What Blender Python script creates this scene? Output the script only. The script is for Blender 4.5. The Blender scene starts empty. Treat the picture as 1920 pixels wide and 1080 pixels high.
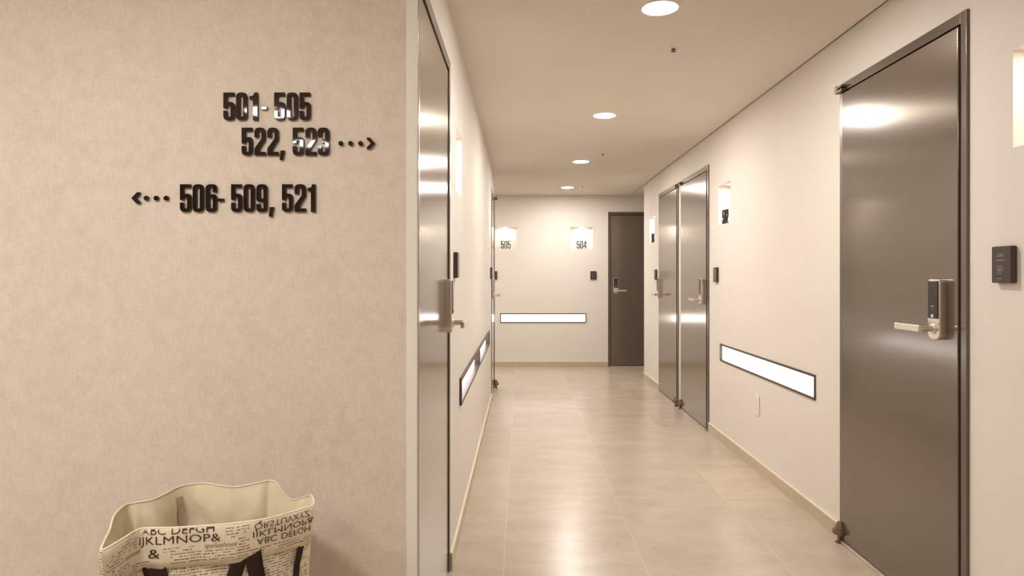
import bpy, bmesh, math, random
from mathutils import Vector, Matrix
random.seed(7)
C = bpy.context.scene
COL = C.collection
PI = math.pi

# ------------------------------------------------------------------ camera, world, exposure
cam_d = bpy.data.cameras.new('camera')
cam_d.sensor_width = 36.0
cam_d.lens = 1240.0 / 1920.0 * 36.0
cam_d.shift_x = -17.0 / 1920.0
cam_d.shift_y = -20.0 / 1920.0
cam_d.clip_start = 0.02
cam = bpy.data.objects.new('camera', cam_d)
cam.location = (0, 0, 1.25)
cam.rotation_euler = (PI / 2, 0, 0)
COL.objects.link(cam)
C.camera = cam

world = bpy.data.worlds.new('world')
C.world = world
world.use_nodes = True
world.node_tree.nodes['Background'].inputs[0].default_value = (1.0, 0.88, 0.74, 1)
world.node_tree.nodes['Background'].inputs[1].default_value = 0.02

C.view_settings.view_transform = 'Standard'
C.view_settings.look = 'None'
C.view_settings.gamma = 1.0
C.view_settings.use_curve_mapping = False
C.view_settings.exposure = 1.13

DOWN_L = 172.0          # radiance of a corridor downlight diffuser
SIGN_FILL_L = 52.0          # radiance of an added fill lamp for the sign wall
NICHE_L = 75.0          # radiance of the small lamp in a wall niche
STRIP_L = 1.9           # radiance of a wall light panel
WARM = (1.0, 0.935, 0.875, 1)
STRIPC = (1.0, 0.93, 0.88, 1)

# ------------------------------------------------------------------ materials
def new_mat(name):
    m = bpy.data.materials.new(name)
    m.use_nodes = True
    nt = m.node_tree
    return m, nt, nt.nodes['Principled BSDF']

def setp(b, color=None, rough=None, metal=None, spec=None, coat=None):
    if color is not None: b.inputs['Base Color'].default_value = (*color, 1)
    if rough is not None: b.inputs['Roughness'].default_value = rough
    if metal is not None: b.inputs['Metallic'].default_value = metal
    if spec is not None: b.inputs['Specular IOR Level'].default_value = spec
    if coat is not None: b.inputs['Coat Weight'].default_value = coat

def plain(name, color, rough=0.5, metal=0.0, spec=0.5, bump=0.0, bscale=400.0, var=0.0, vscale=6.0):
    m, nt, b = new_mat(name)
    setp(b, color, rough, metal, spec)
    N, L = nt.nodes, nt.links
    if var > 0 or bump > 0:
        tc = N.new('ShaderNodeTexCoord')
    if var > 0:
        n = N.new('ShaderNodeTexNoise'); n.inputs['Scale'].default_value = vscale; n.inputs['Detail'].default_value = 5
        L.new(tc.outputs['Object'], n.inputs['Vector'])
        r = N.new('ShaderNodeValToRGB')
        r.color_ramp.elements[0].position = 0.3; r.color_ramp.elements[1].position = 0.7
        r.color_ramp.elements[0].color = (*[c * (1 - var) for c in color], 1)
        r.color_ramp.elements[1].color = (*[min(1, c * (1 + var)) for c in color], 1)
        L.new(n.outputs['Fac'], r.inputs['Fac']); L.new(r.outputs['Color'], b.inputs['Base Color'])
    if bump > 0:
        n2 = N.new('ShaderNodeTexNoise'); n2.inputs['Scale'].default_value = bscale; n2.inputs['Detail'].default_value = 3
        L.new(tc.outputs['Object'], n2.inputs['Vector'])
        bp = N.new('ShaderNodeBump'); bp.inputs['Strength'].default_value = bump; bp.inputs['Distance'].default_value = 0.002
        L.new(n2.outputs['Fac'], bp.inputs['Height']); L.new(bp.outputs['Normal'], b.inputs['Normal'])
    return m

def emit(name, color, strength):
    m, nt, b = new_mat(name)
    setp(b, (0.8, 0.8, 0.8), 0.5)
    b.inputs['Emission Color'].default_value = color
    b.inputs['Emission Strength'].default_value = strength
    return m

def math_node(nt, op, a=None, b=None, c=None):
    n = nt.nodes.new('ShaderNodeMath'); n.operation = op
    for i, v in enumerate((a, b, c)):
        if v is None: continue
        if isinstance(v, (int, float)): n.inputs[i].default_value = v
        else: nt.links.new(v, n.inputs[i])
    return n.outputs[0]

def mix_col(nt, fac, a, b, blend='MIX'):
    n = nt.nodes.new('ShaderNodeMix'); n.data_type = 'RGBA'; n.blend_type = blend
    if isinstance(fac, (int, float)): n.inputs[0].default_value = fac
    else: nt.links.new(fac, n.inputs[0])
    for i, v in ((6, a), (7, b)):
        if isinstance(v, tuple): n.inputs[i].default_value = (*v, 1) if len(v) == 3 else v
        else: nt.links.new(v, n.inputs[i])
    return n.outputs[2]

def noise(nt, vec, scale, detail=3, rough=0.5):
    n = nt.nodes.new('ShaderNodeTexNoise')
    n.inputs['Scale'].default_value = scale; n.inputs['Detail'].default_value = detail; n.inputs['Roughness'].default_value = rough
    nt.links.new(vec, n.inputs['Vector'])
    return n.outputs['Fac']

def ramp(nt, fac, p0, p1, c0=(0, 0, 0), c1=(1, 1, 1)):
    r = nt.nodes.new('ShaderNodeValToRGB')
    r.color_ramp.elements[0].position = p0; r.color_ramp.elements[1].position = p1
    r.color_ramp.elements[0].color = (*c0, 1); r.color_ramp.elements[1].color = (*c1, 1)
    nt.links.new(fac, r.inputs['Fac'])
    return r.outputs['Color']

def scaled(nt, vec, s):
    n = nt.nodes.new('ShaderNodeMapping'); n.inputs['Scale'].default_value = s
    nt.links.new(vec, n.inputs['Vector'])
    return n.outputs['Vector']

def wallpaper_mat():
    m, nt, b = new_mat('textured_wallpaper')
    tc = nt.nodes.new('ShaderNodeTexCoord'); v = tc.outputs['Object']
    big = noise(nt, v, 5.5, 6, 0.62)
    base = ramp(nt, big, 0.36, 0.64, (0.60, 0.522, 0.432), (0.635, 0.56, 0.49))
    mott = ramp(nt, noise(nt, v, 22, 6, 0.68), 0.38, 0.66)
    base = mix_col(nt, mott, base, (0.66, 0.582, 0.487))
    h = noise(nt, scaled(nt, v, (38, 38, 260)), 1.0, 4, 0.7)
    w = noise(nt, scaled(nt, v, (260, 260, 38)), 1.0, 4, 0.7)
    fib = math_node(nt, 'ADD', h, w)
    f2 = ramp(nt, math_node(nt, 'MULTIPLY', fib, 0.5), 0.40, 0.60, (0.93, 0.925, 0.92), (1.06, 1.06, 1.06))
    base = mix_col(nt, 1.0, base, f2, 'MULTIPLY')
    nt.links.new(base, b.inputs['Base Color'])
    bp = nt.nodes.new('ShaderNodeBump'); bp.inputs['Strength'].default_value = 0.35; bp.inputs['Distance'].default_value = 0.002
    nt.links.new(fib, bp.inputs['Height']); nt.links.new(bp.outputs['Normal'], b.inputs['Normal'])
    setp(b, rough=0.75, spec=0.25)
    return m

def floor_mat():
    m, nt, b = new_mat('porcelain_tile')
    tc = nt.nodes.new('ShaderNodeTexCoord'); v = tc.outputs['Object']
    sx = nt.nodes.new('ShaderNodeSeparateXYZ'); nt.links.new(v, sx.inputs[0])
    ux = math_node(nt, 'DIVIDE', math_node(nt, 'SUBTRACT', sx.outputs['X'], 1.145 - 6.1), 0.61)
    uy = math_node(nt, 'DIVIDE', math_node(nt, 'SUBTRACT', sx.outputs['Y'], 0.125 - 6.0), 0.60)
    fx, fy = math_node(nt, 'FRACT', ux), math_node(nt, 'FRACT', uy)
    cx = nt.nodes.new('ShaderNodeCombineXYZ')
    nt.links.new(math_node(nt, 'FLOOR', ux), cx.inputs[0]); nt.links.new(math_node(nt, 'FLOOR', uy), cx.inputs[1])
    wn = nt.nodes.new('ShaderNodeTexWhiteNoise'); nt.links.new(cx.outputs[0], wn.inputs['Vector'])
    def line(f, w):
        d = math_node(nt, 'ABSOLUTE', math_node(nt, 'SUBTRACT', f, 0.5))
        return math_node(nt, 'GREATER_THAN', d, 0.5 - w)
    lx, ly = line(fx, 0.0026), line(fy, 0.0022)
    off = nt.nodes.new('ShaderNodeVectorMath'); off.operation = 'MULTIPLY_ADD'
    nt.links.new(wn.outputs['Color'], off.inputs[0]); off.inputs[1].default_value = (9, 9, 9); nt.links.new(v, off.inputs[2])
    mot = noise(nt, scaled(nt, off.outputs[0], (3.2, 7.0, 1)), 1.0, 7, 0.62)
    col = ramp(nt, mot, 0.29, 0.71, (0.445, 0.368, 0.282), (0.555, 0.472, 0.373))
    fine = noise(nt, scaled(nt, v, (30, 75, 1)), 1.0, 5, 0.65)
    col = mix_col(nt, 0.30, col, ramp(nt, fine, 0.35, 0.7, (0.43, 0.352, 0.267), (0.575, 0.49, 0.395)))
    tint = ramp(nt, wn.outputs['Value'], 0.0, 1.0, (0.95, 0.95, 0.95), (1.05, 1.05, 1.05))
    col = mix_col(nt, 1.0, col, tint, 'MULTIPLY')
    col = mix_col(nt, lx, col, (0.60, 0.505, 0.385))
    col = mix_col(nt, ly, col, (0.44, 0.355, 0.26))
    nt.links.new(col, b.inputs['Base Color'])
    rg = nt.nodes.new('ShaderNodeMapRange'); rg.inputs[3].default_value = 0.235; rg.inputs[4].default_value = 0.275
    nt.links.new(mot, rg.inputs[0]); nt.links.new(rg.outputs[0], b.inputs['Roughness'])
    setp(b, spec=0.55)
    return m

def print_mat(name='printed_canvas', clear=()):
    """cream canvas printed with blocks of tiny illegible text; uses UVs in metres"""
    m, nt, b = new_mat(name)
    tc = nt.nodes.new('ShaderNodeTexCoord')
    s = nt.nodes.new('ShaderNodeSeparateXYZ'); nt.links.new(tc.outputs['UV'], s.inputs[0])
    # rows drift slightly so that the lines of text are not ruler straight
    vv = math_node(nt, 'ADD', s.outputs['Y'], math_node(nt, 'MULTIPLY', s.outputs['X'], 0.03))
    row = math_node(nt, 'MULTIPLY', vv, 1 / 0.0066)
    ri = math_node(nt, 'FLOOR', row); rf = math_node(nt, 'FRACT', row)
    inrow = math_node(nt, 'MULTIPLY', math_node(nt, 'GREATER_THAN', rf, 0.28), math_node(nt, 'LESS_THAN', rf, 0.74))
    def comb(a, bb):
        c = nt.nodes.new('ShaderNodeCombineXYZ'); nt.links.new(a, c.inputs[0]); nt.links.new(bb, c.inputs[1]); return c.outputs[0]
    r17 = math_node(nt, 'MULTIPLY', ri, 17.31)
    r3 = math_node(nt, 'MULTIPLY', rf, 1.6)
    letters = math_node(nt, 'GREATER_THAN', noise(nt, comb(math_node(nt, 'MULTIPLY', s.outputs['X'], 640), math_node(nt, 'ADD', r17, r3)), 1.0, 1), 0.47)
    words = math_node(nt, 'GREATER_THAN', noise(nt, comb(math_node(nt, 'MULTIPLY', s.outputs['X'], 90), r17), 1.0, 0), 0.40)
    block = math_node(nt, 'GREATER_THAN', noise(nt, comb(math_node(nt, 'MULTIPLY', s.outputs['X'], 9), math_node(nt, 'MULTIPLY', ri, 0.16)), 1.0, 1), 0.43)
    ink = math_node(nt, 'MULTIPLY', math_node(nt, 'MULTIPLY', inrow, letters), math_node(nt, 'MULTIPLY', words, block))
    for u0, u1, v0, v1 in clear:                 # areas kept free for the large lettering
        k = math_node(nt, 'MULTIPLY', math_node(nt, 'GREATER_THAN', s.outputs['X'], u0), math_node(nt, 'LESS_THAN', s.outputs['X'], u1))
        k2 = math_node(nt, 'MULTIPLY', math_node(nt, 'GREATER_THAN', s.outputs['Y'], v0), math_node(nt, 'LESS_THAN', s.outputs['Y'], v1))
        ink = math_node(nt, 'MULTIPLY', ink, math_node(nt, 'SUBTRACT', 1.0, math_node(nt, 'MULTIPLY', k, k2)))
    cloth = ramp(nt, noise(nt, tc.outputs['Object'], 18, 4), 0.3, 0.7, (0.64, 0.55, 0.41), (0.72, 0.63, 0.49))
    col = mix_col(nt, math_node(nt, 'MULTIPLY', ink, 0.85), cloth, (0.05, 0.035, 0.025))
    nt.links.new(col, b.inputs['Base Color'])
    wv = noise(nt, tc.outputs['Object'], 700, 2)
    bp = nt.nodes.new('ShaderNodeBump'); bp.inputs['Strength'].default_value = 0.25; bp.inputs['Distance'].default_value = 0.001
    nt.links.new(wv, bp.inputs['Height']); nt.links.new(bp.outputs['Normal'], b.inputs['Normal'])
    setp(b, rough=0.85, spec=0.2)
    return m

M = {}
M['wall'] = plain('cream_wall_paint', (0.76, 0.712, 0.652), 0.6, 0, 0.3, bump=0.06, bscale=260, var=0.012, vscale=3)
M['ceiling'] = plain('ceiling_paint', (0.80, 0.735, 0.65), 0.7, 0, 0.2)
M['wallpaper'] = wallpaper_mat()
M['floor'] = floor_mat()
M['skirting'] = plain('skirting_tile', (0.54, 0.45, 0.325), 0.35, 0, 0.5, var=0.06, vscale=9)
M['skirting_cap'] = plain('skirting_cap_strip', (0.80, 0.71, 0.56), 0.4)
M['door'] = plain('taupe_metallic_steel', (0.142, 0.111, 0.086), 0.26, 0.60)
_nt = M['door'].node_tree; _b = _nt.nodes['Principled BSDF']
_b.inputs['Anisotropic'].default_value = 0.8        # finely brushed: highlights smear sideways
_tg = _nt.nodes.new('ShaderNodeTangent'); _tg.direction_type = 'UV_MAP'; _tg.uv_map = 'UVMap'
_nt.links.new(_tg.outputs[0], _b.inputs['Tangent'])
_b.inputs['Coat Weight'].default_value = 1.0; _b.inputs['Coat Roughness'].default_value = 0.14; _b.inputs['Coat IOR'].default_value = 1.65; _b.inputs['Specular Tint'].default_value = (1.0, 0.93, 0.84, 1)
M['frame'] = plain('taupe_metallic_frame', (0.135, 0.105, 0.081), 0.30, 0.6)
M['frame'].node_tree.nodes['Principled BSDF'].inputs['Coat Weight'].default_value = 1.0
M['frame'].node_tree.nodes['Principled BSDF'].inputs['Coat Roughness'].default_value = 0.2
M['gap'] = plain('door_void', (0.02, 0.015, 0.012), 0.9)
M['stone'] = plain('threshold_stone', (0.50, 0.42, 0.33), 0.3, var=0.08, vscale=14)
M['nickel'] = plain('satin_nickel', (0.72, 0.655, 0.58), 0.33, 1.0)
M['chrome'] = plain('polished_steel', (0.80, 0.74, 0.68), 0.12, 1.0)
M['bronze'] = plain('pivot_bronze', (0.20, 0.15, 0.11), 0.32, 0.7)
M['black_glass'] = plain('black_glass', (0.018, 0.012, 0.009), 0.08, 0.0, 0.6)
M['reader'] = plain('reader_plastic', (0.05, 0.036, 0.029), 0.22, 0.0, 0.5)
M['reader_ink'] = plain('reader_print', (0.38, 0.34, 0.31), 0.5)
M['panel_frame'] = plain('panel_frame_bronze', (0.065, 0.043, 0.034), 0.35)
M['letter'] = plain('black_mirror_acrylic', (0.012, 0.007, 0.005), 0.03, 0.0, 0.75)
M['numeral'] = plain('numeral_bronze', (0.022, 0.014, 0.010), 0.5, 0.0, 0.2)
M['white_plastic'] = plain('white_plastic', (0.80, 0.745, 0.665), 0.4)
M['dark_slot'] = plain('socket_hole', (0.25, 0.2, 0.16), 0.6)
M['downlight'] = emit('downlight_diffuser', WARM, DOWN_L)
M['sign_fill'] = emit('sign_fill_diffuser', WARM, SIGN_FILL_L)
M['niche_lamp'] = emit('niche_lamp_lens', (1.0, 0.90, 0.76, 1), NICHE_L)
M['strip'] = emit('panel_diffuser', STRIPC, STRIP_L)
M['lobby_dim'] = emit('lobby_dim_diffuser', WARM, 11.0)
M['ring'] = plain('downlight_ring', (0.85, 0.80, 0.72), 0.4)
M['lining'] = plain('canvas_lining', (0.66, 0.58, 0.42), 0.9, 0, 0.15, bump=1.0, bscale=26, var=0.09, vscale=14)
M['print'] = print_mat()
M['piping'] = plain('canvas_piping', (0.74, 0.66, 0.52), 0.85, 0, 0.15)
M['seam'] = plain('seam_tape', (0.42, 0.35, 0.27), 0.9, 0, 0.1, var=0.25, vscale=60)
M['ink'] = plain('printed_ink', (0.045, 0.030, 0.022), 0.8, 0, 0.2)
M['webbing'] = plain('dark_webbing', (0.028, 0.016, 0.011), 0.8, 0, 0.2, bump=0.4, bscale=900)
M['dark_lobby'] = plain('lobby_dark_panel', (0.26, 0.205, 0.16), 0.4)

# ------------------------------------------------------------------ mesh helpers
def add_box(bm, x0, x1, y0, y1, z0, z1, bevel=0.0, seg=2):
    r = bmesh.ops.create_cube(bm, size=1.0)
    vs = r['verts']
    for v in vs:
        v.co.x = x0 + (v.co.x + 0.5) * (x1 - x0)
        v.co.y = y0 + (v.co.y + 0.5) * (y1 - y0)
        v.co.z = z0 + (v.co.z + 0.5) * (z1 - z0)
    if bevel > 0:
        es = list({e for v in vs for e in v.link_edges})
        bmesh.ops.bevel(bm, geom=es, offset=bevel, segments=seg, profile=0.5, affect='EDGES')

def add_lathe(bm, prof, n=32, mat=None):
    """prof = [(r, z)], turned about local z, then moved by mat"""
    rings = []
    for r, z in prof:
        if r < 1e-6:
            co = Vector((0, 0, z)); rings.append([bm.verts.new(mat @ co if mat else co)])
        else:
            ring = []
            for i in range(n):
                a = 2 * PI * i / n
                co = Vector((r * math.cos(a), r * math.sin(a), z)); ring.append(bm.verts.new(mat @ co if mat else co))
            rings.append(ring)
    for a, b in zip(rings, rings[1:]):
        if len(a) == 1 and len(b) == 1: continue
        for i in range(n):
            j = (i + 1) % n
            if len(a) == 1: bm.faces.new((a[0], b[j], b[i]))
            elif len(b) == 1: bm.faces.new((a[i], a[j], b[0]))
            else: bm.faces.new((a[i], a[j], b[j], b[i]))

ALONG_Y = Matrix.Rotation(PI / 2, 4, 'X')     # local z -> -y (out of the wall)
def at(x, y, z, m=None):
    t = Matrix.Translation((x, y, z))
    return t @ m if m else t

def obj(name, bm, mat, parent=None, smooth=False, fix=True, wn=True):
    if fix: bmesh.ops.recalc_face_normals(bm, faces=bm.faces)
    me = bpy.data.meshes.new(name); bm.to_mesh(me); bm.free()
    for m in (mat if isinstance(mat, (list, tuple)) else [mat]): me.materials.append(m)
    if smooth:
        for p in me.polygons: p.use_smooth = True
        me.set_sharp_from_angle(angle=math.radians(50))
    o = bpy.data.objects.new(name, me); COL.objects.link(o)
    if smooth and wn:                      # keep the large flat faces truly flat
        w = o.modifiers.new('weighted_normal', 'WEIGHTED_NORMAL'); w.keep_sharp = True; w.weight = 100
    if parent: o.parent = parent
    return o

def boxes(name, lst, mat, parent=None, bevel=0.0):
    bm = bmesh.new()
    for b in lst: add_box(bm, *b, bevel=bevel)
    return obj(name, bm, mat, parent, smooth=bevel > 0)

def tag(o, label, cat, group=None, kind=None):
    o['label'] = label; o['category'] = cat
    if group: o['group'] = group
    if kind: o['kind'] = kind
    return o

def thing(name, label, cat, loc=(0, 0, 0), rz=0.0, group=None, kind=None):
    o = bpy.data.objects.new(name, None); COL.objects.link(o)
    o.empty_display_size = 0.1
    o.location = loc; o.rotation_euler = (0, 0, rz)
    return tag(o, label, cat, group, kind)

def copy_thing(root, loc, label):
    r = root.copy(); COL.objects.link(r); r.location = loc; r['label'] = label
    for ch in root.children:
        c = ch.copy(); COL.objects.link(c); c.parent = r
        for g in ch.children:
            d = g.copy(); COL.objects.link(d); d.parent = c
    return r

def wall_slab(name, length, height, holes, thick, mat, loc, rz, label):
    """front face at local y=0 looking to -y; holes=(x0,x1,z0,z1,depth); depth>=thick is an opening"""
    xs = sorted({0, length} | {v for h in holes for v in h[:2]})
    zs = sorted({0, height} | {v for h in holes for v in h[2:4]})
    nx, nz = len(xs) - 1, len(zs) - 1
    def dep(i, k):
        if not (0 <= i < nx and 0 <= k < nz): return thick
        x, z = (xs[i] + xs[i + 1]) / 2, (zs[k] + zs[k + 1]) / 2
        for h in holes:
            if h[0] < x < h[1] and h[2] < z < h[3]: return min(h[4], thick)
        return 0.0
    bm = bmesh.new()
    def quad(*p): bm.faces.new([bm.verts.new(q) for q in p])
    for i in range(nx):
        for k in range(nz):
            d = dep(i, k)
            if d < thick:
                a, b, c, e = xs[i], xs[i + 1], zs[k], zs[k + 1]
                quad((a, d, c), (b, d, c), (b, d, e), (a, d, e))
                quad((a, thick, e), (b, thick, e), (b, thick, c), (a, thick, c))
    for i in range(nx + 1):
        for k in range(nz):
            d0, d1 = dep(i - 1, k), dep(i, k)
            if d0 == d1: continue
            x = xs[i]; c, e = zs[k], zs[k + 1]
            if d0 < d1: quad((x, d0, c), (x, d1, c), (x, d1, e), (x, d0, e))
            else: quad((x, d1, c), (x, d1, e), (x, d0, e), (x, d0, c))
    for k in range(nz + 1):
        for i in range(nx):
            d0, d1 = dep(i, k - 1), dep(i, k)
            if d0 == d1: continue
            z = zs[k]; a, b = xs[i], xs[i + 1]
            if d0 < d1: quad((a, d0, z), (b, d0, z), (b, d1, z), (a, d1, z))
            else: quad((a, d1, z), (a, d0, z), (b, d0, z), (b, d1, z))
    bmesh.ops.remove_doubles(bm, verts=bm.verts, dist=1e-5)
    o = obj(name, bm, mat)
    o.location = loc; o.rotation_euler = (0, 0, rz)
    return tag(o, label, 'wall', kind='structure')

# ------------------------------------------------------------------ setting out (metres; y runs down the corridor)
XL, XR = -0.302, 1.525          # corridor faces
YS = 1.92                       # sign wall face
YLE, YRE, YE = 7.49, 8.20, 9.25 # left wall end, right wall end, end wall face
H = 2.40
DH = 2.165                      # door frame height
DW = 0.897
NZ0, NZ1, ND = 1.652, 1.955, 0.10
PZ0, PZ1, PD = 0.612, 0.745, 0.05
RZR, RZL = -PI / 2, PI / 2      # right wall: local x runs to the camera; left wall: local x runs away

# right wall: local x = YRE - y
def rx(y): return YRE - y
RLEN = YRE + 2.6
r_doors = [(rx(3.146), rx(3.146) + DW), (rx(6.28), rx(5.357)), (rx(7.287), rx(6.39))]
r_holes = [(a, b, 0, DH, 9) for a, b in r_doors]
r_niches = [(rx(7.85), rx(7.85) + 0.30), (rx(5.12), rx(5.12) + 0.30), (rx(2.05), rx(2.05) + 0.30)]
r_holes += [(a, b, NZ0, NZ1, ND) for a, b in r_niches]
r_panel = (rx(5.06), rx(3.42))
r_holes.append((*r_panel, PZ0, PZ1, PD))
wall_slab('wall_right', RLEN, H, r_holes, 0.2, M['wall'], (XR, YRE, 0), RZR, 'long cream corridor wall on the right with three doors')

# left wall: local x = y - Y0
LY0 = 1.936
def lx(y): return y - LY0
l_doors = [(lx(1.937) , lx(2.818)), (lx(6.69), lx(7.47))]
l_doors[0] = (0.0, lx(2.818))
l_holes = [(a, b, 0, DH, 9) for a, b in l_doors]
l_niches = [(lx(3.06), lx(3.36)), (lx(6.24), lx(6.54))]
l_holes += [(a, b, NZ0, NZ1, ND) for a, b in l_niches]
l_panel = (lx(3.235), lx(6.17))
l_holes.append((*l_panel, PZ0 + 0.01, PZ1 + 0.01, PD))
wall_slab('wall_left', YLE - LY0, H, l_holes, 0.2, M['wall'], (XL, LY0, 0), RZL, 'narrow-looking cream corridor wall on the left')

# end wall: local x = X + 2.6
def ex(x): return x + 2.6
e_doors = [(ex(1.216), ex(1.216) + 0.90), (ex(-0.582 - 0.90), ex(-0.582))]
e_holes = [(a, b, 0, DH, 9) for a, b in e_doors]
e_niches = [(ex(0.697), ex(1.003)), (ex(-0.369), ex(-0.063))]
e_holes += [(a, b, NZ0, NZ1, ND) for a, b in e_niches]
e_panel = (ex(-0.291), ex(0.912))
e_holes.append((*e_panel, PZ0, PZ1, PD))
wall_slab('wall_end', 5.4, H, e_holes, 0.2, M['wall'], (-2.6, YE, 0), 0, 'cream wall closing the far end of the corridor')

# returns of the two side branches at the far end, never more than glimpsed
tag(boxes('wall_left_return', [(-2.6, XL - 0.2, YLE - 0.2, YLE, 0, H)], M['wall']), 'cream return wall behind the left wall end', 'wall', kind='structure')
tag(boxes('wall_left_stub', [(-2.8, -2.6, YLE - 0.2, YE + 0.2, 0, H)], M['wall']), 'cream wall closing the left side branch', 'wall', kind='structure')
tag(boxes('wall_right_return', [(XR + 0.2, 2.6, YRE - 0.2, YRE, 0, H)], M['wall']), 'cream return wall behind the right wall end', 'wall', kind='structure')
tag(boxes('wall_right_stub', [(2.6, 2.8, YRE - 0.2, YE + 0.2, 0, H)], M['wall']), 'cream wall closing the right side branch', 'wall', kind='structure')
# sign wall with its smooth corner bead
tag(boxes('wall_sign', [(-3.6, -0.503, YS, YS + 0.15, 0, H), (-0.503, -0.333, YS, LY0 - 0.001, 0, H)], M['wallpaper']),
    'beige textured wallpaper wall carrying the room signs', 'wall', kind='structure')
tag(boxes('trim_1', [(-0.333, XL, YS - 0.002, LY0, 0, H)], M['wall'], bevel=0.002), 'smooth pale corner strip between wallpaper and first left door', 'trim', kind='structure')
# lobby behind the camera
tag(boxes('wall_lobby_left', [(-3.8, -3.6, -2.6, YS + 0.15, 0, H)], M['wall']), 'cream lobby wall outside the picture on the left', 'wall', kind='structure')
tag(boxes('wall_back', [(-3.8, XR + 0.2, -2.8, -2.6, 0, H)], M['dark_lobby']), 'dark brown lobby wall behind the viewer', 'wall', kind='structure')

# floor and ceiling
tag(boxes('floor', [(-3.8, 2.8, -2.8, YE + 0.2, -0.1, 0)], M['floor']), 'polished beige porcelain tile floor', 'floor', kind='structure')
bm = bmesh.new()
add_box(bm, -3.8, XR - 0.007, -2.8, YE + 0.2, H, H + 0.1)
add_box(bm, XR + 0.0, 2.8, YRE - 0.2, YE + 0.2, H, H + 0.1)
add_box(bm, XR - 0.007, XR + 0.2, -2.8, YE + 0.2, H + 0.012, H + 0.1)
obj_c = obj('ceiling', bm, M['ceiling'])
tag(obj_c, 'smooth beige ceiling with round downlights', 'ceiling', kind='structure')

# baseboards: tile strip with a pale cap
BH = 0.075
def baseboard(name, runs, loc, rz, label):
    t = thing(name, label, 'baseboard', loc, rz, kind='structure')
    boxes('tile_strip', [(a, b, -0.009, 0.0, 0, BH - 0.006) for a, b in runs], M['skirting'], t)
    boxes('cap_strip', [(a, b, -0.010, 0.0, BH - 0.006, BH) for a, b in runs], M['skirting_cap'], t)
def runs_between(length, doors):
    out, x = [], 0.0
    for a, b in sorted(doors):
        if a - x > 0.01: out.append((x, a))
        x = b
    if length - x > 0.01: out.append((x, length))
    return out
baseboard('baseboard_right', runs_between(RLEN, r_doors), (XR, YRE, 0), RZR, 'beige tile baseboard along the right wall')
baseboard('baseboard_left', runs_between(YLE - LY0, l_doors), (XL, LY0, 0), RZL, 'beige tile baseboard along the left wall')
baseboard('baseboard_end', runs_between(5.4, e_doors), (-2.6, YE, 0), 0, 'beige tile baseboard under the far end wall')
baseboard('baseboard_sign', [(0, 3.267)], (-3.6, YS, 0), 0, 'beige tile baseboard under the textured sign wall')

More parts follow.
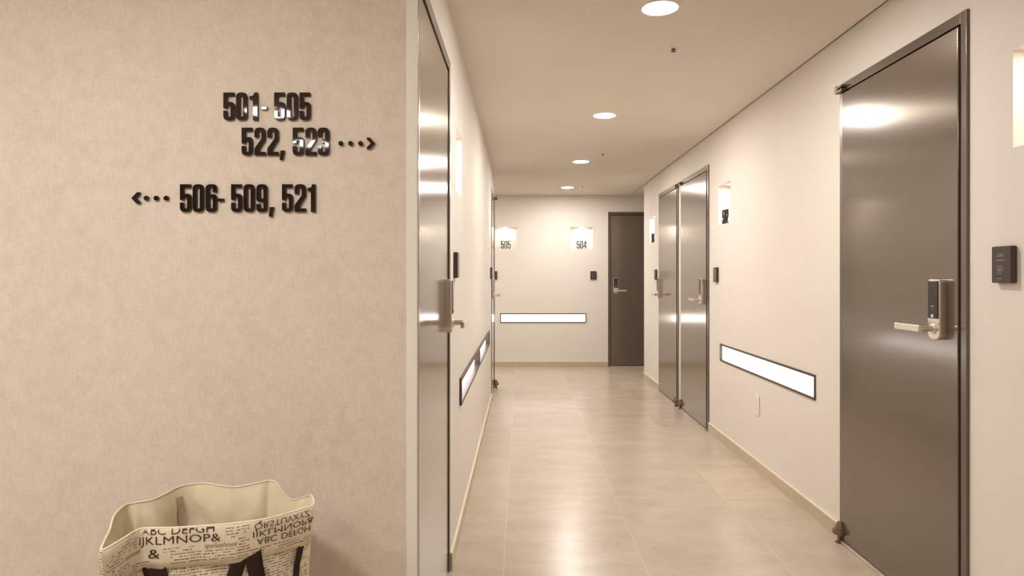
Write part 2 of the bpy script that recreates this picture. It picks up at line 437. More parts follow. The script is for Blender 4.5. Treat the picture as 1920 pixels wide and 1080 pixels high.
# ------------------------------------------------------------------ doors
def make_door(name, loc, rz, w, latch, proud, label, pivots=True, lip=-0.010):
    """local x along the wall 0..w, out of the wall = -y; latch 'L' or 'R' = side of the lock"""
    t = thing(name, label, 'door', loc, rz, kind='structure')
    fy = -0.010 if proud else lip                                   # frame front
    J, T = 0.032, 0.040
    bm = bmesh.new()
    add_box(bm, 0.0005, J, fy, 0.13, 0, DH - 0.0005, bevel=0.0025)
    add_box(bm, w - J, w - 0.0005, fy, 0.13, 0, DH - 0.0005, bevel=0.0025)
    add_box(bm, J, w - J, fy, 0.13, DH - T, DH - 0.0005, bevel=0.0025)
    add_box(bm, J, w - J, 0.085, 0.13, 0.0, DH - T)
    obj('door_frame', bm, M['frame'], t, smooth=True)
    boxes('threshold', [(J + 0.001, w - J - 0.001, -0.024, 0.085, 0.0005, 0.010)], M['stone'], t, bevel=0.002)
    ly = -0.016 if proud else lip + 0.006               # leaf front
    leaf = boxes('door_leaf', [(J + 0.004, w - J - 0.004, ly, ly + 0.045, 0.018, DH - T - 0.009)], M['door'], t, bevel=0.0035)
    ul = leaf.data.uv_layers.new(name='UVMap')
    for lp in leaf.data.loops:
        co = leaf.data.vertices[lp.vertex_index].co
        ul.data[lp.index].uv = (co.x + co.y, co.z)
    # electronic lock
    s = 1 if latch == 'R' else -1                 # lever points away from the latch side
    cx = w - 0.127 if latch == 'R' else 0.127 - 0.02
    if latch == 'L': cx = 0.105
    z0, z1 = 1.026, 1.243
    bm = bmesh.new()
    # body outline: rounded bottom, softly rounded top
    hw = 0.035
    pts = []
    for cxx, czz, r, a0 in ((hw - 0.010, z1 - 0.010, 0.010, 0), (-hw + 0.010, z1 - 0.010, 0.010, 90), (-hw + 0.026, z0 + 0.026, 0.026, 180), (hw - 0.026, z0 + 0.026, 0.026, 270)):
        for q in range(7):
            a = math.radians(a0 + q * 15)
            pts.append((cxx + r * math.cos(a), czz + r * math.sin(a)))
    d = 0.028
    lay = [(ly - 0.0003, 1.0), (ly - d + 0.005, 1.0), (ly - d + 0.001, 0.955), (ly - d, 0.90)]
    rings = []
    zc = (z0 + z1) / 2
    for yy, k in lay:
        off = (1 - k) * hw
        rings.append([bm.verts.new((cx + x * (1 - off / hw * 0.9), yy, zc + (z - zc) * (1 - off / (z1 - z0) * 1.8))) for x, z in pts])
    n = len(pts)
    for a, b in zip(rings, rings[1:]):
        for i in range(n): bm.faces.new((a[i], a[(i + 1) % n], b[(i + 1) % n], b[i]))
    bm.faces.new(rings[-1]); bm.faces.new(rings[0][::-1])
    lock = obj('electronic_lock', bm, M['nickel'], t, smooth=True)
    fr = ly - d
    bm = bmesh.new()
    add_box(bm, cx - hw + 0.006, cx + hw - 0.006, fr - 0.003, fr + 0.006, 1.102, z1 - 0.005, bevel=0.0025)
    obj('keypad_cover', bm, M['black_glass'], lock, smooth=True)
    bm = bmesh.new(); add_lathe(bm, [(0.0, 0.004), (0.006, 0.003), (0.0075, 0.0), (0.0075, -0.002)], 20, at(cx, fr - 0.003, 1.112, ALONG_Y))
    obj('key_button', bm, M['chrome'], lock, smooth=True)
    bm = bmesh.new(); add_box(bm, cx - 0.010, cx + 0.010, fr - 0.0036, fr - 0.0025, 1.1445, 1.1475)
    add_box(bm, cx - 0.0012, cx + 0.0012, fr - 0.0036, fr - 0.0025, 1.136, 1.141)
    obj('keypad_print', bm, M['reader_ink'], lock)
    zl = 1.066
    bm = bmesh.new()
    add_lathe(bm, [(0.0, 0.0), (0.019, 0.0), (0.019, 0.004), (0.0165, 0.007), (0.0105, 0.008), (0.0105, 0.047), (0.009, 0.049), (0.0, 0.049)], 28, at(cx, fr + 0.001, zl, ALONG_Y))
    obj('lever_spindle', bm, M['nickel'], lock, smooth=True)
    bm = bmesh.new()
    e = cx - s * 0.145
    add_box(bm, min(cx + s * 0.012, e), max(cx + s * 0.012, e), fr - 0.060, fr - 0.046, zl - 0.0125, zl + 0.0125, bevel=0.0035, seg=3)
    obj('lever', bm, M['nickel'], lock, smooth=True)
    # pivots on the hinge side
    if pivots:
        hx = 0.026 if latch == 'R' else w - 0.026
        bm = bmesh.new()
        zt = DH - 0.030
        add_box(bm, hx - 0.025, hx + 0.040, -0.036, fy, zt - 0.016, zt - 0.003, bevel=0.003)
        add_box(bm, hx - 0.025, hx + 0.040, -0.036, fy, zt + 0.003, zt + 0.014, bevel=0.003)
        add_lathe(bm, [(0.0, -0.018), (0.008, -0.018), (0.009, -0.014), (0.009, 0.014), (0.008, 0.018), (0.0, 0.018)], 20, at(hx - 0.012, -0.026, zt))
        obj('top_pivot', bm, M['bronze'], t, smooth=True)
        bm = bmesh.new()
        add_lathe(bm, [(0.0, 0.098), (0.012, 0.097), (0.0145, 0.093), (0.024, 0.066), (0.025, 0.061), (0.0, 0.061)], 28, at(hx, -0.020, 0))
        add_lathe(bm, [(0.0, 0.061), (0.030, 0.061), (0.033, 0.057), (0.033, 0.046), (0.030, 0.042), (0.0, 0.042)], 28, at(hx, -0.022, 0))
        add_box(bm, hx - 0.024, hx + 0.024, -0.022, fy, 0.043, 0.060, bevel=0.003)
        add_lathe(bm, [(0.0, 0.042), (0.010, 0.042), (0.010, 0.006), (0.020, 0.004), (0.021, 0.0005), (0.0, 0.0005)], 24, at(hx, -0.022, 0))
        obj('floor_pivot', bm, M['bronze'], t, smooth=True)
    return t

make_door('door_1', (XL, LY0, 0), RZL, l_doors[0][1], 'R', False, 'tall shiny taupe door right beside the sign wall corner', pivots=False, lip=-0.0015)
make_door('door_2', (XL, LY0 + l_doors[1][0], 0), RZL, l_doors[1][1] - l_doors[1][0], 'L', False, 'sliver of a mirror-like door at the far end of the left wall', lip=-0.006)
make_door('door_3', (-2.6 + e_doors[0][0], YE, 0), 0, 0.90, 'L', True, 'dark brown door on the end wall beside number 504', pivots=False)
make_door('door_4', (XR, YRE - r_doors[2][0], 0), RZR, r_doors[2][1] - r_doors[2][0], 'L', True, 'farther of the adjacent pair of doors on the right wall')
make_door('door_5', (XR, YRE - r_doors[1][0], 0), RZR, r_doors[1][1] - r_doors[1][0], 'R', True, 'nearer of the adjacent pair of doors, beside number 502')
make_door('door_6', (XR, YRE - r_doors[0][0], 0), RZR, DW, 'R', True, 'large taupe door in the right foreground')
make_door('door_7', (-2.6 + e_doors[1][0], YE, 0), 0, 0.90, 'R', True, 'taupe door on the end wall hidden behind the left wall', pivots=False)

# ------------------------------------------------------------------ digits and marks from outlines
def round_poly(pts, seg=7):
    """pts = [(x, y, r)]; corners of radius r become arcs"""
    out = []
    n = len(pts)
    for i in range(n):
        x, y, r = pts[i]
        p = Vector((x, y))
        if r <= 0: out.append((x, y)); continue
        a = Vector(pts[i - 1][:2]) - p; b = Vector(pts[(i + 1) % n][:2]) - p
        la, lb = a.length, b.length
        a.normalize(); b.normalize()
        ang = a.angle(b)
        d = min(r / math.tan(ang / 2), la * 0.5, lb * 0.5)
        p0, p1 = p + a * d, p + b * d
        for q in range(seg + 1):
            u = q / seg
            c = p0 * (1 - u) ** 2 + p * 2 * u * (1 - u) * 0.93 + p1 * u * u + p * 0.07 * 2 * u * (1 - u)
            out.append((c.x, c.y))
    return out

def glyph(ch, s=0.135, t=0.115, W=0.395):
    R, r = 0.17, max(0.02, 0.17 - s)
    i0, i1 = s, W - s
    if ch == '0':
        return [[(0, 0, R), (W, 0, R), (W, 1, R), (0, 1, R)], [(i0, t, r), (i1, t, r), (i1, 1 - t, r), (i0, 1 - t, r)]]
    if ch == '1':
        a = 0.13
        return [[(a, 0, 0), (a + s + .01, 0, 0), (a + s + .01, 1, 0), (a + 0.045, 1, 0), (a + 0.02, .915, .04), (a - 0.04, .87, .04), (a - 0.12, .862, 0), (a - 0.12, .765, 0), (a, .765, 0)]]
    if ch == '5':
        return [[(0.0, 1, 0), (0.0, .44, 0), (s, .44, 0), (s + .006, .535, .05), (i1, .535, r), (i1, t, r), (i0, t, r), (i0, .33, 0), (0, .33, 0), (0, 0, R), (W, 0, R), (W, .65, R), (s, .65, .03), (s, 1 - t, 0), (W - .015, 1 - t, 0), (W - .015, 1, 0)]]
    if ch == '2':
        return [[(0, 0, 0), (W, 0, 0), (W, t, 0), (s + .03, t, 0), (s + .05, .24, .05), (W, .56, .12), (W, 1, R), (0, 1, R), (0, .66, 0), (s, .66, 0), (s, 1 - t, r), (i1, 1 - t, r), (i1, .60, .08), (0, .24, .12)]]
    if ch == '3':
        return [[(0, .32, 0), (0, 0, R), (W, 0, R), (W, .47, .09), (W - .055, .52, .03), (W, .57, .09), (W, 1, R), (0, 1, R), (0, .68, 0), (s, .68, 0), (s, 1 - t, r), (i1, 1 - t, r), (i1, .575, r), (s + .01, .575, 0), (s + .01, .465, 0), (i1, .465, r), (i1, t, r), (s, t, r), (s, .32, 0)]]
    if ch in '69':
        o = [(0, 0, R), (W, 0, R), (W, .63, .15), (s + .03, .63, .05), (s, .60, .0), (s, 1 - t, r), (i1, 1 - t, r), (i1, .72, 0), (W, .72, 0), (W, 1, R), (0, 1, R)]
        h = [(s, t, r), (i1, t, r), (i1, .525, r), (s, .525, r)]
        L = [o, h]
        if ch == '9': L = [[(W - x, 1 - y, rr) for x, y, rr in q] for q in L]
        return L
    if ch == '4':
        return [[(i1 - .02, 0, 0), (W - .02, 0, 0), (W - .02, .22, 0), (W + .035, .22, 0), (W + .035, .22 + t, 0), (W - .02, .22 + t, 0), (W - .02, 1, 0), (i1 - .055, 1, 0), (-.02, .22 + t + .02, 0), (-.02, .22, 0), (i1 - .02, .22, 0)],
                [(s * .75, .22 + t, 0), (i1 - .02, .22 + t, 0), (i1 - .02, .76, 0)]]
    if ch == '-':
        return [[(0, 0, 0), (.19, 0, 0), (.19, .10, 0), (0, .10, 0)]]
    if ch == ',':
        return [[(0, 0, 0), (.10, 0, 0), (.17, .33, 0), (.035, .33, 0)]]
    if ch == '.':
        return [[(.08 * math.cos(2 * PI * k / 28), .08 * math.sin(2 * PI * k / 28), 0) for k in range(28)]]
    if ch == '>':
        k = .125
        return [[(0, .40, 0), (.10, .40, 0), (.29, .2, 0), (.10, 0, 0), (0, 0, 0), (0, .055, 0), (.145, .2, 0), (0, .345, 0)]]
    if ch == '<':
        return [[(.29 - x, y, rr) for x, y, rr in glyph('>')[0]]]

def outline_mesh(loops, depth, bevel):
    cu = bpy.data.curves.new('outline', 'CURVE')
    cu.dimensions = '2D'; cu.fill_mode = 'BOTH'; cu.extrude = depth / 2; cu.bevel_depth = bevel; cu.bevel_resolution = 1
    for lp in loops:
        p = round_poly(lp)
        sp = cu.splines.new('POLY'); sp.points.add(len(p) - 1)
        for q, (x, y) in zip(sp.points, p): q.co = (x, y, 0, 1)
        sp.use_cyclic_u = True
    o = bpy.data.objects.new('outline', cu)
    COL.objects.link(o)
    dg = bpy.context.evaluated_depsgraph_get()
    me = bpy.data.meshes.new_from_object(o.evaluated_get(dg))
    bpy.data.objects.remove(o); bpy.data.curves.remove(cu)
    return me

def place_glyph(name, ch, x, z, w, h, depth, mat, parent, s=0.135, t=0.115, bevel=0.0006, y=0.0):
    """glyph box lower-left at local (x, z) on the plane y, standing out to -y"""
    L = glyph(ch, s, t)
    xs = [p[0] for p in L[0]]; zs = [p[1] for p in L[0]]
    kx = w / (max(xs) - min(xs)); kz = h / (max(zs) - min(zs))
    x0, zz0 = min(xs), min(zs)
    # scale outline to size first so that the bevel stays even
    loops = [[((px - x0) * kx, (pz - zz0) * kz, rr * min(kx, kz)) for px, pz, rr in lp] for lp in L]
    me = outline_mesh(loops, depth - 2 * bevel, bevel)
    me.transform(Matrix.Translation((x, y - depth / 2, z)) @ Matrix.Rotation(PI / 2, 4, 'X'))
    me.name = name
    me.materials.clear(); me.materials.append(mat)
    o = bpy.data.objects.new(name, me); COL.objects.link(o); o.parent = parent
    return o

# wayfinding signs on the wallpaper; numbers measured on the wall in metres from the thing's origin
SK = 1.912 / 1240.0
def sgn(zx0, zx1, zy0, zy1):          # survey numbers -> wall metres (x from corridor axis, z from floor)
    f = 3.4286
    x0, x1 = (200 + zx0 / f - 977) * SK, (200 + zx1 / f - 977) * SK
    z1, z0 = 1.25 - (140 + zy0 / f - 520) * SK, 1.25 - (140 + zy1 / f - 520) * SK
    return x0, z0, x1 - x0, z1 - z0
def make_sign(name, label, items, origin):
    t = thing(name, label, 'sign', origin)
    for nm, ch, a, b, c, d in items:
        x, z, w, h = sgn(a, b, c, d)
        place_glyph(nm, ch, x - origin[0], z - origin[2], w, h, 0.008, M['letter'], t)
    return t
up = [('digit', ch, a, b, 115, 291) for ch, a, b in (('5', 750, 820), ('0', 832, 901), ('1', 917, 969), ('5', 1077, 1144), ('0', 1158, 1226), ('5', 1240, 1308))]
up += [('hyphen', '-', 995, 1028, 205, 223)]
up += [('digit', ch, a, b, 341, 517) for ch, a, b in (('5', 868, 936), ('2', 950, 1018), ('2', 1033, 1102), ('5', 1196, 1264), ('2', 1278, 1346), ('3', 1357, 1428))]
up += [('comma', ',', 1112, 1142, 488, 546)]
up += [('dot', '.', x - 14, x + 14, 427, 455) for x in (1504, 1567, 1631)]
up += [('arrowhead', '>', 1673, 1724, 405, 476)]
make_sign('room_direction_sign', 'upper black sign reading 501-505 and 522, 523 with arrow right', up, (-0.72, YS, 1.62))
lo = [('digit', ch, a, b, 705, 881) for ch, a, b in (('5', 471, 541), ('0', 553, 622), ('6', 636, 706), ('5', 800, 867), ('0', 880, 949), ('9', 963, 1031), ('5', 1127, 1194), ('2', 1208, 1278), ('1', 1292, 1339))]
lo += [('hyphen', '-', 715, 750, 797, 813), ('comma', ',', 1042, 1073, 852, 911)]
lo += [('dot', '.', x - 14.5, x + 14.5, 779, 808) for x in (252, 316, 380)]
lo += [('arrowhead', '<', 158, 212, 757, 829)]
make_sign('room_direction_sign', 'lower black sign reading 506-509, 521 with arrow left', lo, (-0.83, YS, 1.44))

# ------------------------------------------------------------------ room numbers standing in the niches
def room_number(text, loc, rz, label):
    t = thing('room_number', label, 'room number', loc, rz, 'room numbers in the wall niches')
    h, w, gap = 0.107, 0.040, 0.0075
    x = -(3 * w + 2 * gap) / 2
    for ch in text:
        place_glyph('digit', ch, x, 0.0004, w, h, 0.008, M['numeral'], t, s=0.125, t=0.10, bevel=0.0004)
        x += w + gap
    return t
NY = 0.014
room_number('504', (0.848, YE + NY, NZ0), 0, 'dark number 504 in the end wall niche next to the brown door')
room_number('505', (-0.214, YE + NY, NZ0), 0, 'dark number 505 in the left niche of the end wall')
room_number('503', (XR + NY, 7.70, NZ0), RZR, 'dark number 503 in the far right wall niche before the corner')
room_number('502', (XR + NY, 4.97, NZ0), RZR, 'dark number 502 in the right wall niche beside the pair of doors')

# small lamp under the top of every niche
def niche_lamp(loc, rz, label):
    t = thing('niche_lamp', label, 'lamp', loc, rz, 'small lamps in the wall niches')
    bm = bmesh.new(); add_lathe(bm, [(0.028, 0.0), (0.034, 0.0), (0.034, -0.005), (0.032, -0.007), (0.028, -0.007)], 24); 
    obj('ring', bm, M['chrome'], t, smooth=True)
    bm = bmesh.new(); add_lathe(bm, [(0.0, -0.0065), (0.028, -0.0065), (0.028, -0.0005), (0.0, -0.0005)], 24)
    obj('lens', bm, M['niche_lamp'], t, smooth=True)
    return t
LYO = 0.052
niche_lamp((0.85, YE + LYO, NZ1), 0, 'lamp in the top of the niche numbered 504')
niche_lamp((-0.216, YE + LYO, NZ1), 0, 'lamp in the top of the niche numbered 505')
niche_lamp((XR + LYO, 7.70, NZ1), RZR, 'lamp in the top of the niche numbered 503')
niche_lamp((XR + LYO, 4.97, NZ1), RZR, 'lamp in the top of the niche numbered 502')
niche_lamp((XR + LYO, 1.90, NZ1), RZR, 'lamp in the niche at the right picture edge beside the large door')
niche_lamp((XL - LYO, 3.21, NZ1), RZL, 'lamp in the left wall niche past the first left door')
niche_lamp((XL - LYO, 6.39, NZ1), RZL, 'lamp in the left wall niche before the farthest left door')

# ------------------------------------------------------------------ card readers
def card_reader(loc, rz, label):
    t = thing('card_reader', label, 'card reader', loc, rz, 'card readers beside the doors')
    bm = bmesh.new()
    w, h, d = 0.043, 0.058, 0.020
    add_box(bm, -w, w, -d, -0.0004, -h, h, bevel=0.004, seg=3)
    obj('housing', bm, M['reader'], t, smooth=True)
    bm = bmesh.new()
    f = -d - 0.0004
    for r0, r1 in ((0.0135, 0.0125), (0.0085, 0.0075)):
        n = 40
        v0 = [bm.verts.new((-0.004 + r0 * math.cos(2 * PI * i / n), f, -0.016 + r0 * math.sin(2 * PI * i / n))) for i in range(n)]
        v1 = [bm.verts.new((-0.004 + r1 * math.cos(2 * PI * i / n), f, -0.016 + r1 * math.sin(2 * PI * i / n))) for i in range(n)]
        for i in range(n):
            j = (i + 1) % n; bm.faces.new((v0[i], v0[j], v1[j], v1[i]))
    add_lathe(bm, [(0.0, 0.0002), (0.0035, 0.0002), (0.0035, 0.0)], 16, at(-0.004, f, -0.016, ALONG_Y))
    obj('contact_symbol', bm, M['reader_ink'], t)
    for x0, x1, z in ((-0.014, 0.008, 0.033), (-0.020, 0.014, 0.027), (-0.022, 0.016, 0.014), (-0.016, 0.004, -0.044)):
        bm = bmesh.new()
        x = x0
        while x < x1:
            wd = random.uniform(0.002, 0.005)
            add_box(bm, x, min(x + wd, x1), f, f + 0.0004, z - 0.0011, z + 0.0011)
            x += wd + 0.0012
        obj('printed_text', bm, M['reader_ink'], t)
    return t
RZC = 1.29
card_reader((XR, 2.074, RZC), RZR, 'dark card reader at the right picture edge beside the large door')
card_reader((XR, 5.145, RZC - 0.02), RZR, 'card reader under the number 502')
card_reader((XR, 7.44, RZC - 0.01), RZR, 'card reader under the number 503')
card_reader((1.011, YE, RZC - 0.012), 0, 'card reader on the end wall under the number 504')
card_reader((-0.377, YE, RZC - 0.012), 0, 'card reader on the end wall under the number 505')
card_reader((XL, 2.99, 1.305), RZL, 'card reader just past the first left door')
card_reader((XL, 6.50, 1.29), RZL, 'card reader before the farthest left door')

# ------------------------------------------------------------------ lit wall panels
def light_panel(loc, rz, w, h, label, divs=1, lip=0.006):
    t = thing('light_panel', label, 'wall light', loc, rz, 'low light panels along the walls')
    e, k = 0.0006, 0.014 if divs == 1 else 0.017
    dp = 0.026 if divs == 1 else 0.045
    bars = [(e, w - e, -lip, dp, e, k), (e, w - e, -lip, dp, h - k, h - e), (e, k, -lip, dp, k, h - k), (w - k, w - e, -lip, dp, k, h - k)]
    boxes('panel_frame', bars, M['panel_frame'], t, bevel=0.0012)
    xs = [k + (w - 2 * k) * i / divs for i in range(divs + 1)]
    for i in range(1, divs):
        boxes('divider', [(xs[i] - 0.010, xs[i] + 0.010, -lip + 0.001, dp, k, h - k)], M['panel_frame'], t, bevel=0.001)
    for i in range(divs):
        a = xs[i] + (0.0103 if i else 0.0003); b = xs[i + 1] - (0.0103 if i < divs - 1 else 0.0003)
        boxes('diffuser', [(a, b, 0.012 if divs == 1 else 0.030, dp, k + 0.0003, h - k - 0.0003)], M['strip'], t)
    return t
light_panel((XR, YRE - r_panel[0], PZ0), RZR, r_panel[1] - r_panel[0], PZ1 - PZ0, 'long glowing panel on the right wall beside the large door')
light_panel((-2.6 + e_panel[0], YE, PZ0), 0, e_panel[1] - e_panel[0], PZ1 - PZ0, 'glowing panel on the far end wall')
light_panel((XL, LY0 + l_panel[0], PZ0 + 0.01), RZL, l_panel[1] - l_panel[0], PZ1 - PZ0, 'divided glowing panel on the left wall', divs=2, lip=0.012)

# ------------------------------------------------------------------ ceiling lights and sprinklers
def downlight(loc, label, r=0.075, mat='downlight', group='round corridor downlights', name='downlight'):
    t = thing(name, label, 'ceiling light', loc, 0, group)
    bm = bmesh.new(); add_lathe(bm, [(r, -0.0003), (r + 0.009, -0.0003), (r + 0.008, -0.003), (r, -0.005)], 48)
    f = bm.verts; obj('trim_ring', bm, M['ring'], t, smooth=True)
    bm = bmesh.new(); add_lathe(bm, [(0.0, -0.0035), (r, -0.0035), (r, -0.0006), (0.0, -0.0006)], 48)
    obj('diffuser', bm, M[mat], t, smooth=True)
    return t
d0 = downlight((0.592, 2.818, H), 'nearest and largest round downlight at the top of the picture')
for y, lb in ((4.69, 'second round downlight counted from the camera'), (6.56, 'third round downlight counted from the camera'),
              (8.45, 'smallest round downlight next to the end wall'), (-0.92, 'round downlight behind the viewer, out of the picture'),):
    copy_thing(d0, (0.592, y, H), lb)
copy_thing(d0, (-1.30, 8.40, H), 'unseen round fill lamp added in the left side branch to brighten the end wall')  # unseen lamp added only to lift the brightness of the end wall
b0 = downlight((-1.75, -0.77, H), 'large lobby ceiling light nearer to the sign wall, out of the picture', 0.16, 'lobby_dim', 'lobby ceiling lights', 'ceiling_lamp')
copy_thing(b0, (-1.80, -1.85, H), 'large lobby ceiling light by the back wall, out of the picture')
b1 = downlight((-1.1, 0.55, H), 'large round fill lamp added in front of the signs, out of the picture', 0.16, 'sign_fill', 'lobby ceiling lights', 'ceiling_lamp')  # this lamp and its copy are added, unseen, to brighten the sign wall
copy_thing(b1, (-2.6, 0.55, H), 'large round fill lamp added at the far left of the lobby, out of the picture')

def sprinkler(loc, label):
    t = thing('sprinkler', label, 'sprinkler', loc, 0, 'ceiling sprinklers')
    bm = bmesh.new(); add_lathe(bm, [(0.012, -0.0003), (0.030, -0.0003), (0.029, -0.002), (0.022, -0.0035), (0.012, -0.003)], 32)
    obj('escutcheon', bm, M['ring'], t, smooth=True)
    bm = bmesh.new(); add_lathe(bm, [(0.0, -0.0005), (0.011, -0.0005), (0.011, -0.006), (0.005, -0.008), (0.005, -0.014), (0.013, -0.0145), (0.013, -0.016), (0.0, -0.017)], 24)
    obj('head', bm, M['bronze'], t, smooth=True)
    return t
sprinkler((0.766, 3.324, H), 'nearest ceiling sprinkler, behind the largest downlight')
sprinkler((0.760, 6.15, H), 'middle ceiling sprinkler, between the second and third downlights')
sprinkler((0.765, 8.39, H), 'farthest ceiling sprinkler by the smallest downlight')

# ------------------------------------------------------------------ wall outlet
t = thing('wall_outlet', 'pale socket plate low on the right wall under the light panel', 'outlet', (XR, 4.26, 0.43), RZR)
bm = bmesh.new(); add_box(bm, -0.036, 0.036, -0.007, -0.0004, -0.068, 0.068, bevel=0.003); obj('cover_plate', bm, M['white_plastic'], t, smooth=True)
for zz in (0.030, -0.028):
    bm = bmesh.new(); add_lathe(bm, [(0.0, 0.0006), (0.018, 0.0006), (0.0195, 0.0)], 28, at(0, -0.007, zz, ALONG_Y)); so = obj('socket', bm, M['white_plastic'], t, smooth=True)
    bm = bmesh.new()
    for sx in (-0.0095, 0.0095): add_lathe(bm, [(0.0, 0.0008), (0.0032, 0.0008), (0.0032, 0.0)], 12, at(sx, -0.0072, zz, ALONG_Y))
    obj('pin_holes', bm, M['dark_slot'], so)

# ------------------------------------------------------------------ laundry basket
RIM = [(-0.866, 1.368, 0.685), (-0.887, 1.411, 0.69), (-0.909, 1.462, 0.69), (-0.942, 1.529, 0.695), (-0.958, 1.582, 0.695), (-0.969, 1.626, 0.69), (-0.949, 1.645, 0.69), (-0.927, 1.661, 0.69), (-0.918, 1.706, 0.69), (-0.915, 1.754, 0.69), (-0.897, 1.781, 0.69), (-0.857, 1.794, 0.69), (-0.784, 1.794, 0.68), (-0.736, 1.801, 0.685), (-0.707, 1.808, 0.69), (-0.689, 1.818, 0.69), (-0.667, 1.81, 0.685), (-0.65, 1.804, 0.665), (-0.627, 1.799, 0.645), (-0.601, 1.788, 0.65), (-0.562, 1.735, 0.675), (-0.537, 1.694, 0.69), (-0.515, 1.645, 0.69), (-0.511, 1.615, 0.69), (-0.525, 1.6, 0.69), (-0.561, 1.557, 0.69), (-0.597, 1.526, 0.69), (-0.64, 1.506, 0.69), (-0.683, 1.493, 0.69), (-0.726, 1.484, 0.69), (-0.765, 1.477, 0.69), (-0.805, 1.474, 0.69), (-0.842, 1.471, 0.69), (-0.85, 1.45, 0.69), (-0.851, 1.417, 0.69)]
ORG = Vector((-0.74, 1.60, 0.0))
rim = [Vector(p) - ORG for p in RIM]
def catmull(P, per=6):
    out = []; n = len(P)
    for i in range(n):
        p0, p1, p2, p3 = P[i - 1], P[i], P[(i + 1) % n], P[(i + 2) % n]
        for q in range(per):
            u = q / per
            out.append(0.5 * ((2 * p1) + (p2 - p0) * u + (2 * p0 - 5 * p1 + 4 * p2 - p3) * u * u + (3 * p1 - p0 - 3 * p2 + p3) * u ** 3))
    return out
rc = catmull(rim)
NR = len(rc)
def normals(loop, k=4):
    out = []
    for i in range(len(loop)):
        tn = loop[(i + k) % len(loop)] - loop[i - k]
        nn = Vector((-tn.y, tn.x, 0))         # loop runs clockwise seen from above: left of travel is outside
        nn.normalize(); out.append(nn)
    return out
nr = normals(rc)
cen = sum(rc, Vector()) / NR
if sum((p - cen).dot(n) for p, n in zip(rc, nr)) < 0: nr = [-n for n in nr]
arc = [0.0]
for a, b in zip(rc, rc[1:] + rc[:1]): arc.append(arc[-1] + (b - a).length)
# base: rounded rectangle turned like the front edge
fa = math.atan2(0.31, 0.345)
def base_pt(p, n):
    ca, sa = math.cos(fa), math.sin(fa)
    c2 = Vector((0.0, 0.0))
    d = Vector((p.x, p.y)) - c2
    l = Vector((d.x * ca + d.y * sa, -d.x * sa + d.y * ca))
    hx, hy = 0.215, 0.135
    k = 1.0 / max(abs(l.x) / hx, abs(l.y) / hy, 1e-6)
    ke = 1.0 / ((abs(l.x) / hx) ** 4 + (abs(l.y) / hy) ** 4) ** 0.25
    l = l * ke
    return Vector((l.x * ca - l.y * sa, l.x * sa + l.y * ca, 0.004))
base = [base_pt(p, n) for p, n in zip(rc, nr)]
def smooth_loop(loop, it):
    for _ in range(it):
        loop = [(loop[i - 1] + loop[i] * 2 + loop[(i + 1) % len(loop)]) * 0.25 for i in range(len(loop))]
    return loop
mid = smooth_loop([Vector((p.x, p.y, 0)) for p in rc], 60)
def body_pt(i, t, off=0.0):
    """t=0 at the rim, 1 at the base"""
    r = rc[i]; b = base[i]
    s0 = min(1.0, t / 0.35)
    top = Vector((r.x, r.y, 0)) * (1 - s0) + Vector((mid[i].x, mid[i].y, 0)) * s0
    u = t * t * (3 - 2 * t)
    xy = top * (1 - u) + Vector((b.x, b.y, 0)) * u
    wr = 0.004 * math.sin(i * 0.35 + t * 9) * math.sin(PI * min(1, t * 1.3)) + 0.003 * math.sin(i * 0.9 - t * 14) * math.sin(PI * t)
    z = r.z * (1 - t) + b.z * t
    p = xy + nr[i] * (wr + off - 0.008 * min(1, t / 0.06) * (1 - t))
    return Vector((p.x, p.y, z))
TT = [0, 0.03, 0.06, 0.085, 0.11, 0.135, 0.16, 0.185, 0.21, 0.24, 0.27, 0.30, 0.35, 0.40, 0.45, 0.55, 0.66, 0.78, 0.9, 0.97, 1.0]

def sheet(name, rows, mat, parent, uv, closed=True, cap=False, smooth=True):
    """rows of points with (u, v) per point"""
    bm = bmesh.new(); ul = bm.loops.layers.uv.new('UVMap')
    V = [[bm.verts.new(p) for p in row] for row in rows]
    n = len(rows[0])
    for a in range(len(rows) - 1):
        for i in range(n if closed else n - 1):
            j = (i + 1) % n
            f = bm.faces.new((V[a][i], V[a][j], V[a + 1][j], V[a + 1][i]))
            for lp, (aa, ii, jj) in zip(f.loops, ((a, i, 0), (a, j, 1 if j == 0 else 0), (a + 1, j, 1 if j == 0 else 0), (a + 1, i, 0))):
                uu, vv = uv(aa, ii)
                if jj: uu = arc[-1] if closed else uu
                lp[ul].uv = (uu, vv)
    if cap: bm.faces.new(V[-1])
    return obj(name, bm, mat, parent, smooth=smooth, wn=False)

bk = thing('laundry_basket', 'tall cream fabric basket printed with black lettering standing under the signs', 'basket', tuple(ORG))
outer = [[body_pt(i, t) for i in range(NR)] for t in TT]
body = sheet('bag_body', outer, M['print'], bk, lambda a, i: (arc[i], 0.69 * (1 - TT[a])), cap=True)
def lining_pt(i, t):
    p = body_pt(i, t, -0.004)
    f = min(1, t * 6)
    p += nr[i] * f * (0.005 * math.sin(i * 0.21 + 2) + 0.004 * math.sin(i * 0.52 + 9 * t) + 0.0035 * math.sin(i * 0.11 - 38 * t) - 0.010)
    return p
inner = [[rc[i] + Vector((0, 0, 0.0012)) for i in range(NR)]] + [[lining_pt(i, t) for i in range(NR)] for t in TT[1:-1]]
sheet('lining', inner, M['lining'], bk, lambda a, i: (arc[i], 0.5), cap=True)

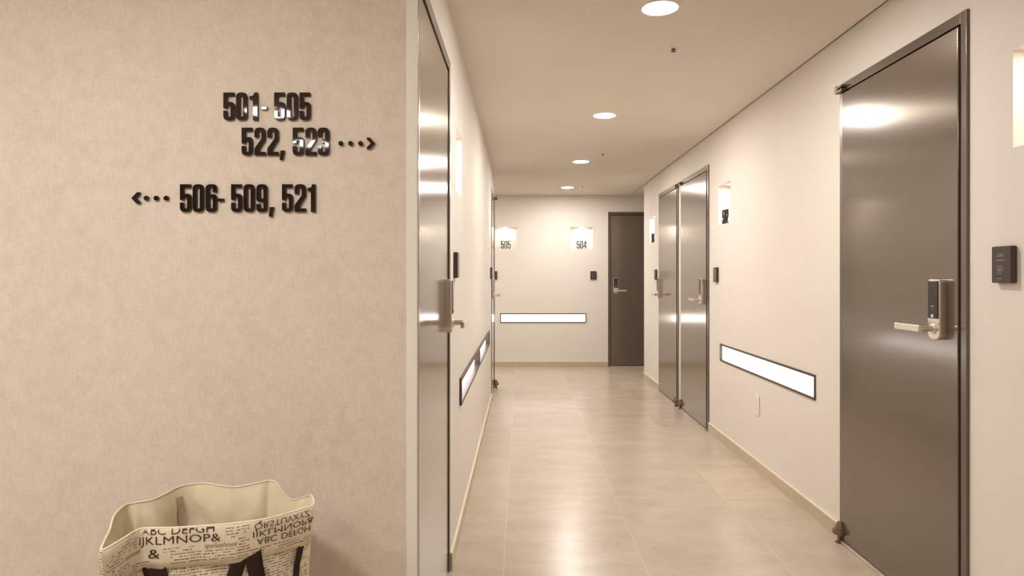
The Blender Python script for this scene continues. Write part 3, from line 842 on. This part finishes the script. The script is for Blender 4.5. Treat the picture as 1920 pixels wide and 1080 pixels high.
for i0, i1 in ((52, 56),):
    rows = [[lining_pt(i, t) - nr[i] * 0.0022 for i in range(i0, i1 + 1)] for t in TT[1:15]]
    bm = bmesh.new(); V = [[bm.verts.new(p) for p in row] for row in rows]
    for a, b in zip(V, V[1:]):
        for i in range(len(a) - 1): bm.faces.new((a[i], a[i + 1], b[i + 1], b[i]))
    obj('inner_seam', bm, M['seam'], bk, smooth=True, wn=False)

# turned-down printed cuff
def su(s0, s1, d0, d1): return (arc[-1] - s1 + 0.37, arc[-1] - s0 + 0.37, 1.31 - d1, 1.31 - d0)
M['cuff'] = print_mat('printed_cuff_canvas', [su(0.092, 0.285, -0.01, 0.042), su(0.335, 0.50, -0.01, 0.062), su(0.112, 0.156, 0.03, 0.068), su(0.235, 0.312, 0.03, 0.052), su(0.05, 0.108, 0.034, 0.055), su(0.0, 0.6, 0.079, 0.1)])
CH = 0.088
CT = [(-0.0, 0.0005, 0.0012), (0.004, 0.004, 0.0), (0.02, 0.0075, 0), (0.045, 0.0095, 0), (0.07, 0.008, 0), (CH, 0.005, 0)]
def cuff_pt(i, d, extra=0.0):
    # d metres below the rim
    for (d0, o0, _), (d1, o1, _) in zip(CT, CT[1:]):
        if d <= d1 or d1 == CH:
            u = min(1.0, max(0.0, (d - d0) / (d1 - d0))); o = o0 + (o1 - o0) * u; break
    b = body_pt(i, min(0.3, d / 0.69))
    wob = 0.0025 * math.sin(i * 0.27 + 1) * min(1, d / 0.03)
    p = b + nr[i] * (o + wob + extra)
    p.z = rc[i].z - d + (0.0012 if d < 0.002 else 0)
    return p
DD = [c[0] for c in CT]
cuff = sheet('cuff', [[cuff_pt(i, d) for i in range(NR)] for d in DD], M['cuff'], bk, lambda a, i: (arc[i] + 0.37, 1.31 - DD[a]))
m = cuff.modifiers.new('thickness', 'SOLIDIFY'); m.thickness = 0.0015; m.offset = 0

bm = bmesh.new(); rows = []
for i in range(NR):
    c = rc[i] + Vector((0, 0, 0.0012))
    rows.append([bm.verts.new(c + nr[i] * (0.0026 * math.cos(a)) + Vector((0, 0, 0.0026 * math.sin(a)))) for a in [2 * PI * k / 8 for k in range(8)]])
for i in range(NR):
    a, b = rows[i], rows[(i + 1) % NR]
    for k in range(8): bm.faces.new((a[k], a[(k + 1) % 8], b[(k + 1) % 8], b[k]))
obj('rim_piping', bm, M['piping'], bk, smooth=True, wn=False)

# front path, from the near left corner to the right corner
FI = [0] + list(range(NR - 1, 22 * 6 - 1, -1))
fs = [0.0]
for a, b in zip(FI, FI[1:]): fs.append(fs[-1] + (rc[a] - rc[b]).length)
def front_pt(s, d, extra, fn=cuff_pt):
    s = min(max(s, 0.0), fs[-1] - 1e-5)
    for k in range(len(fs) - 1):
        if s <= fs[k + 1]:
            u = (s - fs[k]) / max(1e-9, fs[k + 1] - fs[k])
            return fn(FI[k], d, extra) * (1 - u) + fn(FI[k + 1], d, extra) * u
def text_mesh(txt, size, shear=0.0, offset=0.0):
    cu = bpy.data.curves.new('txt', 'FONT'); cu.body = txt; cu.size = size; cu.shear = shear; cu.resolution_u = 3; cu.offset = offset
    o = bpy.data.objects.new('txt', cu); COL.objects.link(o)
    dg = bpy.context.evaluated_depsgraph_get()
    me = bpy.data.meshes.new_from_object(o.evaluated_get(dg))
    bpy.data.objects.remove(o); bpy.data.curves.remove(cu)
    return me
def lettering(txt, s0, s1, d, size, flip=False, shear=0.0, slope=0.0, fn=cuff_pt, parent=None, extra=0.0022, offset=-0.00015):
    me = text_mesh(txt, size, shear, offset)
    xs = [v.co.x for v in me.vertices]
    k = (s1 - s0) / (max(xs) - min(xs)); x0 = min(xs)
    for v in me.vertices:
        s = s0 + (v.co.x - x0) * k
        up = v.co.y if not flip else (size * 0.69 - v.co.y)
        dd = d + slope * (s - s0) - up
        v.co = front_pt(s, max(0.0015, dd), extra, fn)
    me.name = 'printed_lettering'
    me.materials.clear(); me.materials.append(M['ink'])
    o = bpy.data.objects.new('printed_lettering', me); COL.objects.link(o); o.parent = parent or cuff
    return o
lettering('ABC DEFGH', 0.106, 0.262, 0.0115, 0.026)
lettering('IJKLMNOP&', 0.100, 0.275, 0.0330, 0.026)
lettering('&', 0.122, 0.150, 0.064, 0.030)
lettering('montreal', 0.056, 0.104, 0.050, 0.016, shear=0.3)
lettering('spa\u00f1ashoes', 0.240, 0.308, 0.047, 0.015, shear=0.3)
lettering('QRSTUVXYZ', 0.345, 0.478, 0.0185, 0.021, flip=True)
lettering('IJKLMNOP&', 0.342, 0.488, 0.0370, 0.021, flip=True)
lettering('ABC DEFGH', 0.350, 0.480, 0.0555, 0.021, flip=True)

# webbing handles coming out from under the cuff
def body_front(i, d, extra):
    return body_pt(i, d / 0.69, extra)
def strap(pts, w):
    """pts = [(s, d)] along the front"""
    bm = bmesh.new(); rows = []
    P = []
    for (s0, d0), (s1, d1) in zip(pts, pts[1:]):
        for q in range(8): P.append((s0 + (s1 - s0) * q / 8, d0 + (d1 - d0) * q / 8))
    P.append(pts[-1])
    for s, d in P:
        rows.append([bm.verts.new(front_pt(s + w * x, d, 0.006, body_front)) for x in (-0.5, -0.25, 0, 0.25, 0.5)])
    for a, b in zip(rows, rows[1:]):
        for i in range(4): bm.faces.new((a[i], a[i + 1], b[i + 1], b[i]))
    o = obj('handle_strap', bm, M['webbing'], bk, smooth=True, wn=False)
    mm = o.modifiers.new('thickness', 'SOLIDIFY'); mm.thickness = 0.003; mm.offset = 0
strap([(0.128, 0.06), (0.155, 0.16), (0.165, 0.30)], 0.054)
strap([(0.319, 0.055), (0.308, 0.10), (0.286, 0.17), (0.262, 0.24), (0.215, 0.30)], 0.034)
strap([(0.340, 0.055), (0.346, 0.10), (0.360, 0.17), (0.375, 0.30)], 0.036)
strap([(0.468, 0.06), (0.452, 0.13), (0.448, 0.30)], 0.016)
